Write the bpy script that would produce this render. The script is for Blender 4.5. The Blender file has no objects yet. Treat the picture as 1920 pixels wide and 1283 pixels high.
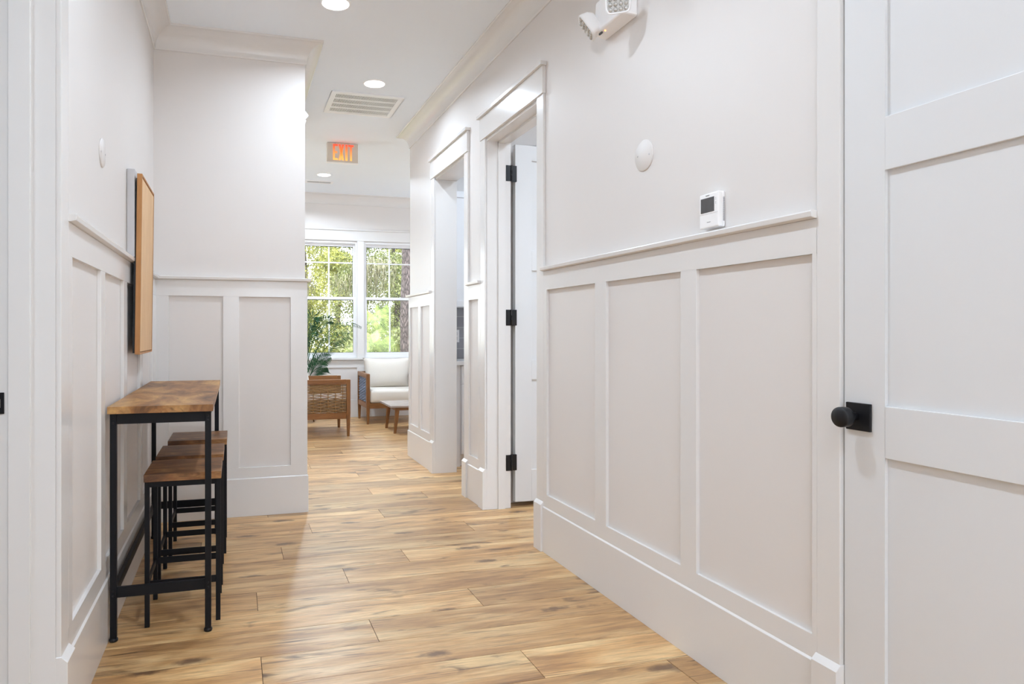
import bpy, bmesh, math, random
from mathutils import Vector, Matrix, Euler
random.seed(7)
sc = bpy.context.scene
COL = sc.collection
PI = math.pi
EYE = 1.16

# ------------------------------------------------------------------ camera
cd = bpy.data.cameras.new('camera')
cam = bpy.data.objects.new('camera', cd); COL.objects.link(cam)
cam.location = (0, 0, EYE)
cam.rotation_euler = (PI/2, 0, -math.atan(365/1280))
cd.sensor_width = 36.0; cd.lens = 24.0
cd.shift_x = 155/1920.0; cd.shift_y = -19.5/1920.0
cd.clip_start = 0.05; cd.clip_end = 300
sc.camera = cam

# ------------------------------------------------------------------ world, sun, exposure
w = bpy.data.worlds.new('sky'); sc.world = w; w.use_nodes = True
nt = w.node_tree; nt.nodes.clear()
wo = nt.nodes.new('ShaderNodeOutputWorld'); bg = nt.nodes.new('ShaderNodeBackground')
sky = nt.nodes.new('ShaderNodeTexSky'); sky.sky_type = 'HOSEK_WILKIE'; sky.turbidity = 3.0
sky.sun_direction = (-0.35, -0.45, 0.82)
mixc = nt.nodes.new('ShaderNodeMix'); mixc.data_type = 'RGBA'
mixc.inputs[0].default_value = 0.75; mixc.inputs[7].default_value = (0.95, 0.98, 1.0, 1)
nt.links.new(sky.outputs[0], mixc.inputs[6]); nt.links.new(mixc.outputs[2], bg.inputs[0])
bg.inputs[1].default_value = 7.5
nt.links.new(bg.outputs[0], wo.inputs[0])

sl = bpy.data.lights.new('sun', 'SUN'); sl.energy = 11.0; sl.angle = 0.01; sl.color = (1, .95, .86)
so = bpy.data.objects.new('sun', sl); COL.objects.link(so)
so.rotation_euler = Vector((-0.35, -0.45, 0.82)).to_track_quat('Z', 'Y').to_euler()

sc.view_settings.view_transform = 'Standard'; sc.view_settings.look = 'None'
sc.view_settings.exposure = 0.08; sc.view_settings.gamma = 1.0
sc.view_settings.use_curve_mapping = False
sc.cycles.use_denoising = True
sc.cycles.max_bounces = 12; sc.cycles.diffuse_bounces = 8; sc.cycles.sample_clamp_indirect = 6

def area(name, loc, sx, sy, power, rot=(0, 0, 0), color=(.735, .86, 1), shape='RECTANGLE', parent=None, spread=2.75):
    l = bpy.data.lights.new(name, 'AREA'); l.shape = shape; l.size = sx; l.size_y = sy
    l.energy = power; l.color = color; l.spread = spread
    o = bpy.data.objects.new(name, l); COL.objects.link(o); o.location = loc; o.rotation_euler = rot
    if parent: o.parent = parent
    return o
CEIL = 3.005
LAMP_W = 13
# hall ceiling lamp above the frame, then unseen fill lights added for brightness
area('lamp_hall_near', (.55, 1.85, CEIL-.01), .13, .13, 17, shape='DISK')
area('fill_hall_behind', (.55, -.15, CEIL-.01), .13, .13, 16, shape='DISK')  # added fill light behind the camera, no fixture
area('fill_hall_far_behind', (.55, -2.4, CEIL-.01), .5, .5, 26)  # added soft fill from the rear of the hall
area('fill_kitchen', (2.7, 4.9, CEIL-.02), .5, .5, 22, color=(.735, .86, 1))  # added fill light to brighten the kitchenette
area('fill_store_room', (2.6, 2.6, CEIL-.02), .5, .5, 38)  # added fill light for the room behind the hinged door
area('fill_left_room', (-1.6, .8, CEIL-.02), .5, .5, 30)  # added fill light in the unseen left room
def point(name, loc, r, power, color=(.735, .86, 1)):
    l = bpy.data.lights.new(name, 'POINT'); l.energy = power; l.shadow_soft_size = r; l.color = color
    o = bpy.data.objects.new(name, l); COL.objects.link(o); o.location = loc
point('fill_point_hall', (.55, -3.2, 1.5), .35, 72)  # added frontal fill for the hall, no floor lamp stands there
point('fill_point_sitting_left', (-1.3, 7.6, 1.6), .2, 50)  # unseen fill added to lift the sitting room ceiling
point('fill_point_sitting_right', (3.9, 8.0, 1.6), .2, 50)  # matching added fill on the right, not an actual floor lamp

# ------------------------------------------------------------------ helpers
def srgb(r, g, b):
    f = lambda c: (c/255/12.92) if c/255 <= .04045 else ((c/255+.055)/1.055)**2.4
    return (f(r), f(g), f(b), 1)

def mat(name, col, rough=.5, metal=0, spec=.5, noise=0, nscale=30, bump=0, coat=0):
    m = bpy.data.materials.new(name); m.use_nodes = True
    n = m.node_tree.nodes; L = m.node_tree.links; b = n['Principled BSDF']
    b.inputs['Base Color'].default_value = col; b.inputs['Roughness'].default_value = rough
    b.inputs['Metallic'].default_value = metal; b.inputs['Specular IOR Level'].default_value = spec
    b.inputs['Coat Weight'].default_value = coat
    tc = n.new('ShaderNodeTexCoord'); nz = n.new('ShaderNodeTexNoise'); nz.inputs['Scale'].default_value = nscale
    nz.inputs['Detail'].default_value = 4
    L.new(tc.outputs['Object'], nz.inputs['Vector'])
    if noise:
        mx = n.new('ShaderNodeMix'); mx.data_type = 'RGBA'
        mx.inputs[6].default_value = tuple(c*(1-noise) for c in col[:3])+(1,)
        mx.inputs[7].default_value = tuple(min(1, c*(1+noise)) for c in col[:3])+(1,)
        L.new(nz.outputs[0], mx.inputs[0]); L.new(mx.outputs[2], b.inputs['Base Color'])
    if bump:
        bp = n.new('ShaderNodeBump'); bp.inputs['Strength'].default_value = bump; bp.inputs['Distance'].default_value = .002
        L.new(nz.outputs[0], bp.inputs['Height']); L.new(bp.outputs[0], b.inputs['Normal'])
    return m

def emis(name, col, s):
    m = bpy.data.materials.new(name); m.use_nodes = True; n = m.node_tree.nodes
    b = n['Principled BSDF']; b.inputs['Emission Color'].default_value = col; b.inputs['Emission Strength'].default_value = s
    b.inputs['Base Color'].default_value = col
    return m

def wood(name, cols, scale=1.0, axis='X', rough=.4, knots=.5, uv=None, grain=1.0, stretch=9, lo=.25, hi=.75):
    """grain runs along axis; cols = dark, mid, light"""
    m = bpy.data.materials.new(name); m.use_nodes = True
    n = m.node_tree.nodes; L = m.node_tree.links; b = n['Principled BSDF']
    b.inputs['Roughness'].default_value = rough
    if uv:
        at = n.new('ShaderNodeUVMap'); at.uv_map = uv; src = at.outputs[0]
    else:
        at = n.new('ShaderNodeTexCoord'); src = at.outputs['Object']
    mp = n.new('ShaderNodeMapping'); L.new(src, mp.inputs[0])
    s = {'X': (1, stretch, stretch), 'Y': (stretch, 1, stretch), 'Z': (stretch, stretch, 1)}[axis]
    mp.inputs['Scale'].default_value = tuple(c*scale for c in s)
    n1 = n.new('ShaderNodeTexNoise'); n1.inputs['Scale'].default_value = 1.3; n1.inputs['Detail'].default_value = 6
    n1.inputs['Roughness'].default_value = .6; n1.inputs['Distortion'].default_value = .6; L.new(mp.outputs[0], n1.inputs['Vector'])
    n2 = n.new('ShaderNodeTexNoise'); n2.inputs['Scale'].default_value = 9; n2.inputs['Detail'].default_value = 8
    n2.inputs['Roughness'].default_value = .7; L.new(mp.outputs[0], n2.inputs['Vector'])
    r = n.new('ShaderNodeValToRGB'); r.color_ramp.elements[0].position = lo; r.color_ramp.elements[1].position = hi
    r.color_ramp.elements[0].color = cols[0]; r.color_ramp.elements[1].color = cols[2]
    e = r.color_ramp.elements.new(.5); e.color = cols[1]
    L.new(n1.outputs[0], r.inputs[0])
    g = n.new('ShaderNodeMapRange'); g.inputs['From Min'].default_value = .35; g.inputs['From Max'].default_value = .7
    g.inputs['To Min'].default_value = 1-.22*grain; g.inputs['To Max'].default_value = 1.06; L.new(n2.outputs[0], g.inputs[0])
    mul = n.new('ShaderNodeMix'); mul.data_type = 'RGBA'; mul.blend_type = 'MULTIPLY'; mul.inputs[0].default_value = 1
    L.new(r.outputs[0], mul.inputs[6]); L.new(g.outputs[0], mul.inputs[7])
    # knots and dark streaks
    mp2 = n.new('ShaderNodeMapping'); L.new(src, mp2.inputs[0])
    k = {'X': (1.1, 4.5, 4.5), 'Y': (4.5, 1.1, 4.5), 'Z': (4.5, 4.5, 1.1)}[axis]
    mp2.inputs['Scale'].default_value = tuple(c*scale*1.3 for c in k)
    n3 = n.new('ShaderNodeTexNoise'); n3.inputs['Scale'].default_value = 2.2; n3.inputs['Detail'].default_value = 5
    n3.inputs['Distortion'].default_value = 1.2; L.new(mp2.outputs[0], n3.inputs['Vector'])
    kr = n.new('ShaderNodeMapRange'); kr.inputs['From Min'].default_value = .60; kr.inputs['From Max'].default_value = .74
    kr.inputs['To Max'].default_value = knots; L.new(n3.outputs[0], kr.inputs[0])
    mk = n.new('ShaderNodeMix'); mk.data_type = 'RGBA'; L.new(kr.outputs[0], mk.inputs[0])
    L.new(mul.outputs[2], mk.inputs[6]); mk.inputs[7].default_value = tuple(c*.33 for c in cols[0][:3])+(1,)
    out = mk.outputs[2]
    bp = n.new('ShaderNodeBump'); bp.inputs['Strength'].default_value = .12; bp.inputs['Distance'].default_value = .002
    L.new(n2.outputs[0], bp.inputs['Height']); L.new(bp.outputs[0], b.inputs['Normal'])
    L.new(out, b.inputs['Base Color'])
    return m, out, b

class MB:
    def __init__(s): s.v = []; s.f = []; s.smooth = []
    def quadmesh(s, verts, faces, smooth=False):
        o = len(s.v); s.v += [tuple(p) for p in verts]; s.f += [tuple(i+o for i in f) for f in faces]; s.smooth += [smooth]*len(faces)
    def box(s, a, b, M=None):
        x0, x1 = sorted((a[0], b[0])); y0, y1 = sorted((a[1], b[1])); z0, z1 = sorted((a[2], b[2]))
        v = [(x0,y0,z0),(x1,y0,z0),(x1,y1,z0),(x0,y1,z0),(x0,y0,z1),(x1,y0,z1),(x1,y1,z1),(x0,y1,z1)]
        if M is not None: v = [tuple(M @ Vector(p)) for p in v]
        s.quadmesh(v, [(0,3,2,1),(4,5,6,7),(0,1,5,4),(1,2,6,5),(2,3,7,6),(3,0,4,7)])
        return s
    def hexa(s, v): s.quadmesh(v, [(0,3,2,1),(4,5,6,7),(0,1,5,4),(1,2,6,5),(2,3,7,6),(3,0,4,7)]); return s
    def rings(s, rings, smooth=True, cap=True, closed=True):
        n = len(rings[0]); v = [p for r in rings for p in r]; f = []
        for i in range(len(rings)-1):
            for j in range(n if closed else n-1):
                k = (j+1) % n; f.append((i*n+j, i*n+k, (i+1)*n+k, (i+1)*n+j))
        s.quadmesh(v, f, smooth)
        if cap:
            s.quadmesh(rings[0], [tuple(range(n-1, -1, -1))]); s.quadmesh(rings[-1], [tuple(range(n))])
        return s
    def lathe(s, prof, c=(0,0,0), axis='Z', n=32, M=None):
        """prof: list of (r, h)"""
        R = []
        for r, h in prof:
            ring = []
            for j in range(n):
                a = 2*PI*j/n; p = (r*math.cos(a), r*math.sin(a), h)
                if axis == 'X': p = (p[2], p[0], p[1])
                elif axis == 'Y': p = (p[1], p[2], p[0])
                p = Vector(p)+Vector(c)
                if M is not None: p = M @ p
                ring.append(tuple(p))
            R.append(ring)
        return s.rings(R)
    def tube(s, pts, rad, n=8):
        pts = [Vector(p) for p in pts]; R = []
        if not isinstance(rad, (list, tuple)): rad = [rad]*len(pts)
        up = Vector((0, 0, 1))
        for i, p in enumerate(pts):
            d = (pts[min(i+1, len(pts)-1)]-pts[max(i-1, 0)]).normalized()
            a = d.cross(up)
            if a.length < .05: a = d.cross(Vector((0, 1, 0)))
            a.normalize(); b = a.cross(d)
            R.append([tuple(p+(a*math.cos(2*PI*j/n)+b*math.sin(2*PI*j/n))*rad[i]) for j in range(n)])
        return s.rings(R)
    def sweep(s, prof, path):
        """prof (d,z) pairs around a section; path plan points, the room lies to the left of the path"""
        P = [Vector((p[0], p[1])) for p in path]; R = []
        for i, p in enumerate(P):
            def nrm(a, b): d = (b-a).normalized(); return Vector((-d.y, d.x))
            if i == 0: m = nrm(P[0], P[1])
            elif i == len(P)-1: m = nrm(P[-2], P[-1])
            else:
                a, b = nrm(P[i-1], p), nrm(p, P[i+1]); m = (a+b); m = m/(m.dot(a))
            R.append([(p.x+m.x*d, p.y+m.y*d, z) for d, z in prof])
        # orientation: make the section wind so that the faces look outwards
        return s.rings(R, smooth=False)
    def build(s, name, m, parent=None, bevel=0, loc=None, smooth_all=None, seg=2):
        me = bpy.data.meshes.new(name); me.from_pydata(s.v, [], s.f)
        me.polygons.foreach_set('use_smooth', s.smooth if smooth_all is None else [smooth_all]*len(s.f))
        bm = bmesh.new(); bm.from_mesh(me); bmesh.ops.remove_doubles(bm, verts=bm.verts, dist=1e-6)
        bmesh.ops.recalc_face_normals(bm, faces=bm.faces); bm.to_mesh(me); bm.free()
        me.materials.append(m); me.update()
        o = bpy.data.objects.new(name, me); COL.objects.link(o)
        if parent: o.parent = parent
        if loc: o.location = loc
        if bevel:
            b = o.modifiers.new('bevel', 'BEVEL'); b.width = bevel; b.segments = seg; b.limit_method = 'ANGLE'; b.angle_limit = math.radians(40)
        return o

def tag(o, label=None, cat=None, group=None, kind=None):
    if label: o['label'] = label
    if cat: o['category'] = cat
    if group: o['group'] = group
    if kind: o['kind'] = kind
    return o
def empty(name, loc=(0,0,0), rz=0, rot=None):
    o = bpy.data.objects.new(name, None); COL.objects.link(o); o.location = loc; o.rotation_euler = rot or (0, 0, rz); o.empty_display_size = .1
    return o
def struct(o, label, cat): return tag(o, label, cat, kind='structure')
def copy_tree(o, parent=None):
    c = o.copy(); COL.objects.link(c)
    if parent: c.parent = parent
    for ch in list(o.children): copy_tree(ch, c)
    return c

# ------------------------------------------------------------------ materials
M = {}
M['wall'] = mat('wall_paint', srgb(228, 224, 221), .42, noise=.012, nscale=3, bump=.03)
M['trim'] = mat('trim_paint', srgb(229, 227, 225), .20, noise=.01, nscale=2)
M['ceiling'] = mat('ceiling_paint', srgb(240, 246, 252), .9, noise=.01, nscale=3)
M['door'] = mat('door_paint', srgb(225, 226, 227), .33, noise=.01, nscale=2)
M['white'] = mat('white_plastic', srgb(250, 250, 251), .35)
M['vinyl'] = mat('white_vinyl', srgb(240, 241, 243), .35)
M['black'] = mat('black_metal', (.008, .008, .010, 1), .42, spec=.35)
M['powder'] = mat('black_powder_coat', (.006, .0065, .009, 1), .5, spec=.22, bump=.1, nscale=300)
M['screen'] = mat('grey_screen', srgb(82, 82, 84), .25, noise=.15, nscale=60)
M['darkslot'] = mat('dark_slot', srgb(90, 90, 90), .8)
M['greyslot'] = mat('grey_slot', srgb(120, 120, 120), .8)
M['cabinet'] = mat('cabinet_paint', srgb(236, 236, 238), .35)
M['counter'] = mat('counter_stone', srgb(228, 226, 224), .2, noise=.05, nscale=20)
M['cream'] = mat('cream_fabric', srgb(226, 220, 210), .9, noise=.04, nscale=120, bump=.4)
M['dirt'] = mat('forest_ground', srgb(120, 112, 66), .95, noise=.35, nscale=3)
M['grey_box'] = mat('grey_paint', srgb(205, 204, 206), .45)
M['metal'] = mat('brushed_steel', srgb(190, 188, 184), .3, metal=1)

FL = [srgb(156, 110, 64), srgb(214, 168, 112), srgb(238, 204, 150)]
M['floor'], fout, fb = wood('oak_plank', FL, scale=1.0, axis='X', rough=.37, knots=.95, uv='plank', grain=1.1, stretch=7, lo=.27, hi=.64)
fb.inputs['Specular IOR Level'].default_value = 1.0
n = M['floor'].node_tree.nodes; L = M['floor'].node_tree.links
at = n.new('ShaderNodeAttribute'); at.attribute_name = 'tone'
rp = n.new('ShaderNodeValToRGB'); rp.color_ramp.elements[0].color = (.74, .72, .70, 1); rp.color_ramp.elements[1].color = (1.10, 1.08, 1.04, 1)
L.new(at.outputs['Fac'], rp.inputs[0])
mm = n.new('ShaderNodeMix'); mm.data_type = 'RGBA'; mm.blend_type = 'MULTIPLY'; mm.inputs[0].default_value = 1
L.new(fout, mm.inputs[6]); L.new(rp.outputs[0], mm.inputs[7])
uvn = n.new('ShaderNodeUVMap'); uvn.uv_map = 'plank'; mpf = n.new('ShaderNodeMapping'); mpf.inputs['Scale'].default_value = (5, 150, 1); L.new(uvn.outputs[0], mpf.inputs[0])
nf = n.new('ShaderNodeTexNoise'); nf.inputs['Scale'].default_value = 1; nf.inputs['Detail'].default_value = 4; nf.inputs['Distortion'].default_value = .8; L.new(mpf.outputs[0], nf.inputs['Vector'])
# grain only shows in patches along a plank
mpg = n.new('ShaderNodeMapping'); mpg.inputs['Scale'].default_value = (3.2, 22, 1); L.new(uvn.outputs[0], mpg.inputs[0])
ng = n.new('ShaderNodeTexNoise'); ng.inputs['Scale'].default_value = 1; ng.inputs['Detail'].default_value = 2; L.new(mpg.outputs[0], ng.inputs['Vector'])
r1 = n.new('ShaderNodeMapRange'); r1.inputs[1].default_value = .48; r1.inputs[2].default_value = .66; L.new(nf.outputs[0], r1.inputs[0])
r2 = n.new('ShaderNodeMapRange'); r2.inputs[1].default_value = .50; r2.inputs[2].default_value = .66; r2.inputs[3].default_value = .22; r2.inputs[4].default_value = .9; L.new(ng.outputs[0], r2.inputs[0])
mlt = n.new('ShaderNodeMath'); mlt.operation = 'MULTIPLY'; L.new(r1.outputs[0], mlt.inputs[0]); L.new(r2.outputs[0], mlt.inputs[1])
mg = n.new('ShaderNodeMix'); mg.data_type = 'RGBA'; L.new(mlt.outputs[0], mg.inputs[0]); L.new(mm.outputs[2], mg.inputs[6]); mg.inputs[7].default_value = srgb(96, 68, 44)
# knots: small dark ovals with a ragged edge
mpk = n.new('ShaderNodeMapping'); mpk.inputs['Scale'].default_value = (1.5, 4.2, 1); L.new(uvn.outputs[0], mpk.inputs[0])
nk = n.new('ShaderNodeTexNoise'); nk.inputs['Scale'].default_value = 26; nk.inputs['Detail'].default_value = 3; L.new(uvn.outputs[0], nk.inputs['Vector'])
dk = n.new('ShaderNodeMix'); dk.data_type = 'RGBA'; dk.blend_type = 'LINEAR_LIGHT'; dk.inputs[0].default_value = .07; L.new(mpk.outputs[0], dk.inputs[6]); L.new(nk.outputs[1], dk.inputs[7])
vk = n.new('ShaderNodeTexVoronoi'); vk.voronoi_dimensions = '2D'; vk.inputs['Scale'].default_value = 1.0; L.new(dk.outputs[2], vk.inputs['Vector'])
rk = n.new('ShaderNodeMapRange'); rk.interpolation_type = 'SMOOTHSTEP'; rk.inputs[1].default_value = .03; rk.inputs[2].default_value = .13; rk.inputs[3].default_value = .85; rk.inputs[4].default_value = 0; L.new(vk.outputs['Distance'], rk.inputs[0])
sk = n.new('ShaderNodeSeparateColor'); L.new(vk.outputs['Color'], sk.inputs[0]); gk = n.new('ShaderNodeMath'); gk.operation = 'GREATER_THAN'; gk.inputs[1].default_value = .45; L.new(sk.outputs[0], gk.inputs[0])
mk2 = n.new('ShaderNodeMath'); mk2.operation = 'MULTIPLY'; L.new(rk.outputs[0], mk2.inputs[0]); L.new(gk.outputs[0], mk2.inputs[1])
mxk = n.new('ShaderNodeMix'); mxk.data_type = 'RGBA'; L.new(mk2.outputs[0], mxk.inputs[0]); L.new(mg.outputs[2], mxk.inputs[6]); mxk.inputs[7].default_value = srgb(92, 62, 40)
L.new(mxk.outputs[2], fb.inputs['Base Color'])

M['table_wood'], _, _ = wood('rustic_wood', [srgb(92, 56, 26), srgb(160, 110, 58), srgb(204, 158, 96)], scale=2.4, axis='Y', rough=.42, knots=.55, stretch=2.6, lo=.33, hi=.66)
M['seat_wood'], _, _ = wood('rustic_seat_wood', [srgb(74, 44, 24), srgb(136, 90, 50), srgb(192, 142, 86)], scale=3.4, axis='X', rough=.42, knots=.6, stretch=2.6, lo=.33, hi=.66)
M['teak'], _, _ = wood('teak', [srgb(96, 58, 24), srgb(134, 86, 40), srgb(156, 106, 54)], scale=2, axis='Z', rough=.45, knots=.1)
M['maple'], _, _ = wood('maple', [srgb(214, 170, 116), srgb(226, 184, 132), srgb(232, 194, 146)], scale=2, axis='Z', rough=.45, knots=.05, grain=.4)
M['oak_edge'], _, _ = wood('oak_edge', [srgb(178, 122, 68), srgb(192, 136, 80), srgb(206, 150, 94)], scale=2, axis='Z', rough=.45, knots=.1, grain=.5)
M['greywood'], _, _ = wood('grey_teak', [srgb(140, 122, 110), srgb(176, 164, 158), srgb(196, 190, 190)], scale=2, axis='X', rough=.25, knots=.2)
M['rattan'] = mat('rattan', srgb(150, 116, 76), .55, noise=.3, nscale=50)
M['rattan_grey'] = mat('grey_rattan', srgb(130, 140, 160), .55, noise=.4, nscale=50)

def tilemat():
    m = bpy.data.materials.new('grey_tile'); m.use_nodes = True; n = m.node_tree.nodes; L = m.node_tree.links; b = n['Principled BSDF']
    tc = n.new('ShaderNodeTexCoord'); mp = n.new('ShaderNodeMapping'); mp.inputs['Rotation'].default_value = (PI/2, 0, 0)
    br = n.new('ShaderNodeTexBrick'); br.inputs['Scale'].default_value = 1; br.inputs['Brick Width'].default_value = .3
    br.inputs['Row Height'].default_value = .1; br.inputs['Mortar Size'].default_value = .002
    br.inputs['Color1'].default_value = srgb(150, 150, 156); br.inputs['Color2'].default_value = srgb(170, 170, 175); br.inputs['Mortar'].default_value = srgb(210, 210, 210)
    L.new(tc.outputs['Object'], mp.inputs[0]); L.new(mp.outputs[0], br.inputs[0]); L.new(br.outputs[0], b.inputs['Base Color'])
    b.inputs['Roughness'].default_value = .2
    return m
M['tile'] = tilemat()

def glassmat():
    m = bpy.data.materials.new('window_glass'); m.use_nodes = True; n = m.node_tree.nodes; L = m.node_tree.links
    n.remove(n['Principled BSDF']); tr = n.new('ShaderNodeBsdfTransparent'); gl = n.new('ShaderNodeBsdfGlossy'); gl.inputs['Roughness'].default_value = .02
    tr.inputs[0].default_value = (.97, .985, .98, 1)
    fr = n.new('ShaderNodeFresnel'); fr.inputs[0].default_value = 1.45; mx = n.new('ShaderNodeMixShader')
    L.new(fr.outputs[0], mx.inputs[0]); L.new(tr.outputs[0], mx.inputs[1]); L.new(gl.outputs[0], mx.inputs[2]); L.new(mx.outputs[0], n['Material Output'].inputs[0])
    return m
M['glass'] = glassmat()

def leafmat(name, c1, c2, tl=.45, scale=2.5, rough=.5):
    m = bpy.data.materials.new(name); m.use_nodes = True; n = m.node_tree.nodes; L = m.node_tree.links
    b = n['Principled BSDF']; b.inputs['Roughness'].default_value = rough
    tc = n.new('ShaderNodeTexCoord'); nz = n.new('ShaderNodeTexNoise'); nz.inputs['Scale'].default_value = scale; nz.inputs['Detail'].default_value = 8; nz.inputs['Roughness'].default_value = .75
    r = n.new('ShaderNodeValToRGB'); r.color_ramp.elements[0].position = .38; r.color_ramp.elements[1].position = .62
    r.color_ramp.elements[0].color = c1; r.color_ramp.elements[1].color = c2
    L.new(tc.outputs['Object'], nz.inputs[0]); L.new(nz.outputs[0], r.inputs[0]); L.new(r.outputs[0], b.inputs['Base Color'])
    t = n.new('ShaderNodeBsdfTranslucent'); L.new(r.outputs[0], t.inputs[0]); mx = n.new('ShaderNodeMixShader'); mx.inputs[0].default_value = tl
    L.new(b.outputs[0], mx.inputs[1]); L.new(t.outputs[0], mx.inputs[2]); L.new(mx.outputs[0], n['Material Output'].inputs[0])
    return m
M['leaf_yellow'] = leafmat('yellow_green_leaf', srgb(72, 84, 42), srgb(202, 202, 112), scale=5, tl=.35)
M['leaf_green'] = leafmat('mid_green_leaf', srgb(50, 62, 43), srgb(150, 158, 100), scale=5, tl=.3)
M['leaf_dark'] = leafmat('dark_green_leaf', srgb(36, 50, 42), srgb(104, 120, 82), scale=5, tl=.3)
M['palmetto'] = leafmat('palmetto_leaf', srgb(58, 78, 38), srgb(146, 164, 92), scale=9, tl=.3)
M['palm'] = leafmat('palm_leaf', (.012, .06, .028, 1), (.035, .14, .05, 1), tl=.2, scale=14, rough=.4)
M['moss'] = leafmat('hanging_moss', srgb(104, 104, 84), srgb(160, 156, 128), tl=.3, scale=9)
def barkmat():
    m = bpy.data.materials.new('pine_bark'); m.use_nodes = True; n = m.node_tree.nodes; L = m.node_tree.links; b = n['Principled BSDF']
    tc = n.new('ShaderNodeTexCoord'); mp = n.new('ShaderNodeMapping'); mp.inputs['Scale'].default_value = (30, 30, 9)
    vo = n.new('ShaderNodeTexVoronoi'); vo.feature = 'DISTANCE_TO_EDGE'; vo.inputs['Scale'].default_value = 1
    nz = n.new('ShaderNodeTexNoise'); nz.inputs['Scale'].default_value = 6; nz.inputs['Detail'].default_value = 8
    mx0 = n.new('ShaderNodeMix'); mx0.data_type = 'RGBA'; mx0.blend_type = 'LINEAR_LIGHT'; mx0.inputs[0].default_value = .8
    L.new(tc.outputs['Object'], mp.inputs[0]); L.new(mp.outputs[0], mx0.inputs[6]); L.new(nz.outputs[1], mx0.inputs[7]); L.new(mx0.outputs[2], vo.inputs[0])
    r = n.new('ShaderNodeValToRGB'); r.color_ramp.elements[0].position = .0; r.color_ramp.elements[1].position = .42
    r.color_ramp.elements[0].color = srgb(38, 33, 36); r.color_ramp.elements[1].color = srgb(116, 105, 108)
    L.new(vo.outputs['Distance'], r.inputs[0]); L.new(r.outputs[0], b.inputs['Base Color']); b.inputs['Roughness'].default_value = .95
    bp = n.new('ShaderNodeBump'); bp.inputs['Distance'].default_value = .03; L.new(vo.outputs['Distance'], bp.inputs['Height']); L.new(bp.outputs[0], b.inputs['Normal'])
    return m
M['bark'] = barkmat()

# ------------------------------------------------------------------ plan of the place (metres)
XR, XL = 1.580, -0.474          # right and left hall walls
YM = 4.450                      # wall facing us behind the bar table
XM = 0.436                      # its corner
YE = 6.200                      # end of the corridor
YF = 9.210                      # window wall
RT = 0.165                      # thickness of the right wall
D1 = (3.386, 4.172); D3 = (4.60, 5.352); D2 = (0.55, 1.464)   # openings in the right wall
HEAD = 2.42
LO = (1.15, 2.085)              # opening in the left wall

# ---- floor: every plank a slab in one mesh
me_v, me_f, uv, tone = [], [], [], []
joints = {0: 1.0, 1: .09, 2: .52, 3: 1.012, 4: .093, 5: .508, 6: .85, 7: .24, 8: 1.345, 9: .43, 10: .90, 11: .2, 12: 1.3, 13: .945, 14: .45, 15: 1.25, 16: .96}
tones = {(0, 0): .55, (0, 1): .95, (1, 0): .85, (1, 1): .5, (2, 0): .45, (2, 1): .35, (3, 0): .85, (3, 1): .2, (4, 0): .6, (4, 1): .55, (5, 0): .5, (5, 1): .65, (6, 1): .95}
PW, PL, g = .2075, 1.52, .0010
rr = random.Random(3)
for k in range(-31, 35):
    y0 = 2.09+PW*k; j = joints.get(k, rr.uniform(0, PL))
    x = j-math.ceil((j+3.2)/PL)*PL; i = -math.ceil((j+3.2)/PL)
    while x < 5.2:
        a, b2 = x+.0012, x+PL-.0012; c, d = y0+g, y0+PW-g
        o = len(me_v); me_v += [(a,c,0),(b2,c,0),(b2,d,0),(a,d,0),(a,c,-.004),(b2,c,-.004),(b2,d,-.004),(a,d,-.004)]
        fs = [(0,1,2,3),(0,4,5,1),(1,5,6,2),(2,6,7,3),(3,7,4,0)]
        me_f += [tuple(q+o for q in f) for f in fs]
        ox, oy = rr.uniform(0, 50), rr.uniform(0, 50); t = tones.get((k, i+1), rr.random())
        for f in fs:
            for q in f: uv.append((me_v[q+o][0]+ox, me_v[q+o][1]+oy))
            tone.append(t)
        x += PL; i += 1
me = bpy.data.meshes.new('floor'); me.from_pydata(me_v, [], me_f)
ul = me.uv_layers.new(name='plank')
for q, p in enumerate(uv): ul.data[q].uv = p
ta = me.attributes.new('tone', 'FLOAT', 'FACE'); ta.data.foreach_set('value', tone)
me.materials.append(M['floor'])
floor = bpy.data.objects.new('floor', me); COL.objects.link(floor); struct(floor, 'honey oak plank floor running through the hall', 'floor')
o = MB().box((-3.3, -4.3, -.15), (5.3, 9.3, -.0025)).build('floor_subbase', mat('subfloor', srgb(70, 48, 30), .9), floor)

# ---- ceiling
cl = MB().box((-3.3, -4.3, CEIL), (5.3, 9.36, CEIL+.3)).build('ceiling', M['ceiling']); struct(cl, 'flat off-white ceiling over hall and sitting room', 'ceiling')

# ---- walls
def wallbox(name, boxes, label, m='wall'):
    b = MB()
    for p, q in boxes: b.box(p, q)
    return struct(b.build(name, M[m]), label, 'wall')
x0, x1 = XR, XR+RT
wallbox('wall_right', [((x0, -4.2, 0), (x1, D2[0], CEIL)), ((x0, D2[0], HEAD+.02), (x1, D2[1], CEIL)), ((x0, D2[1], 0), (x1, D1[0], CEIL)),
    ((x0, D1[0], HEAD), (x1, D1[1], CEIL)), ((x0, D1[1], 0), (x1, D3[0], CEIL)), ((x0, D3[0], HEAD), (x1, D3[1], CEIL)), ((x0, D3[1], 0), (x1, YE, CEIL))],
    'off-white right hall wall above panelling with two doorways')
wallbox('wall_left', [((XL-.165, -4.2, 0), (XL, LO[0], CEIL)), ((XL-.165, LO[0], HEAD+.02), (XL, LO[1], CEIL)), ((XL-.165, LO[1], 0), (XL, YM, CEIL))],
    'off-white left hall wall behind the bar table')
wallbox('wall_middle', [((XL-.13, YM, 0), (XM, YM+.13, CEIL)), ((XM-.13, YM+.13, 0), (XM, YE-.13, CEIL)), ((-3.1, YE-.13, 0), (XM, YE, CEIL))],
    'off-white wall facing the camera beside the bar table, with panelled base')
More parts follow.
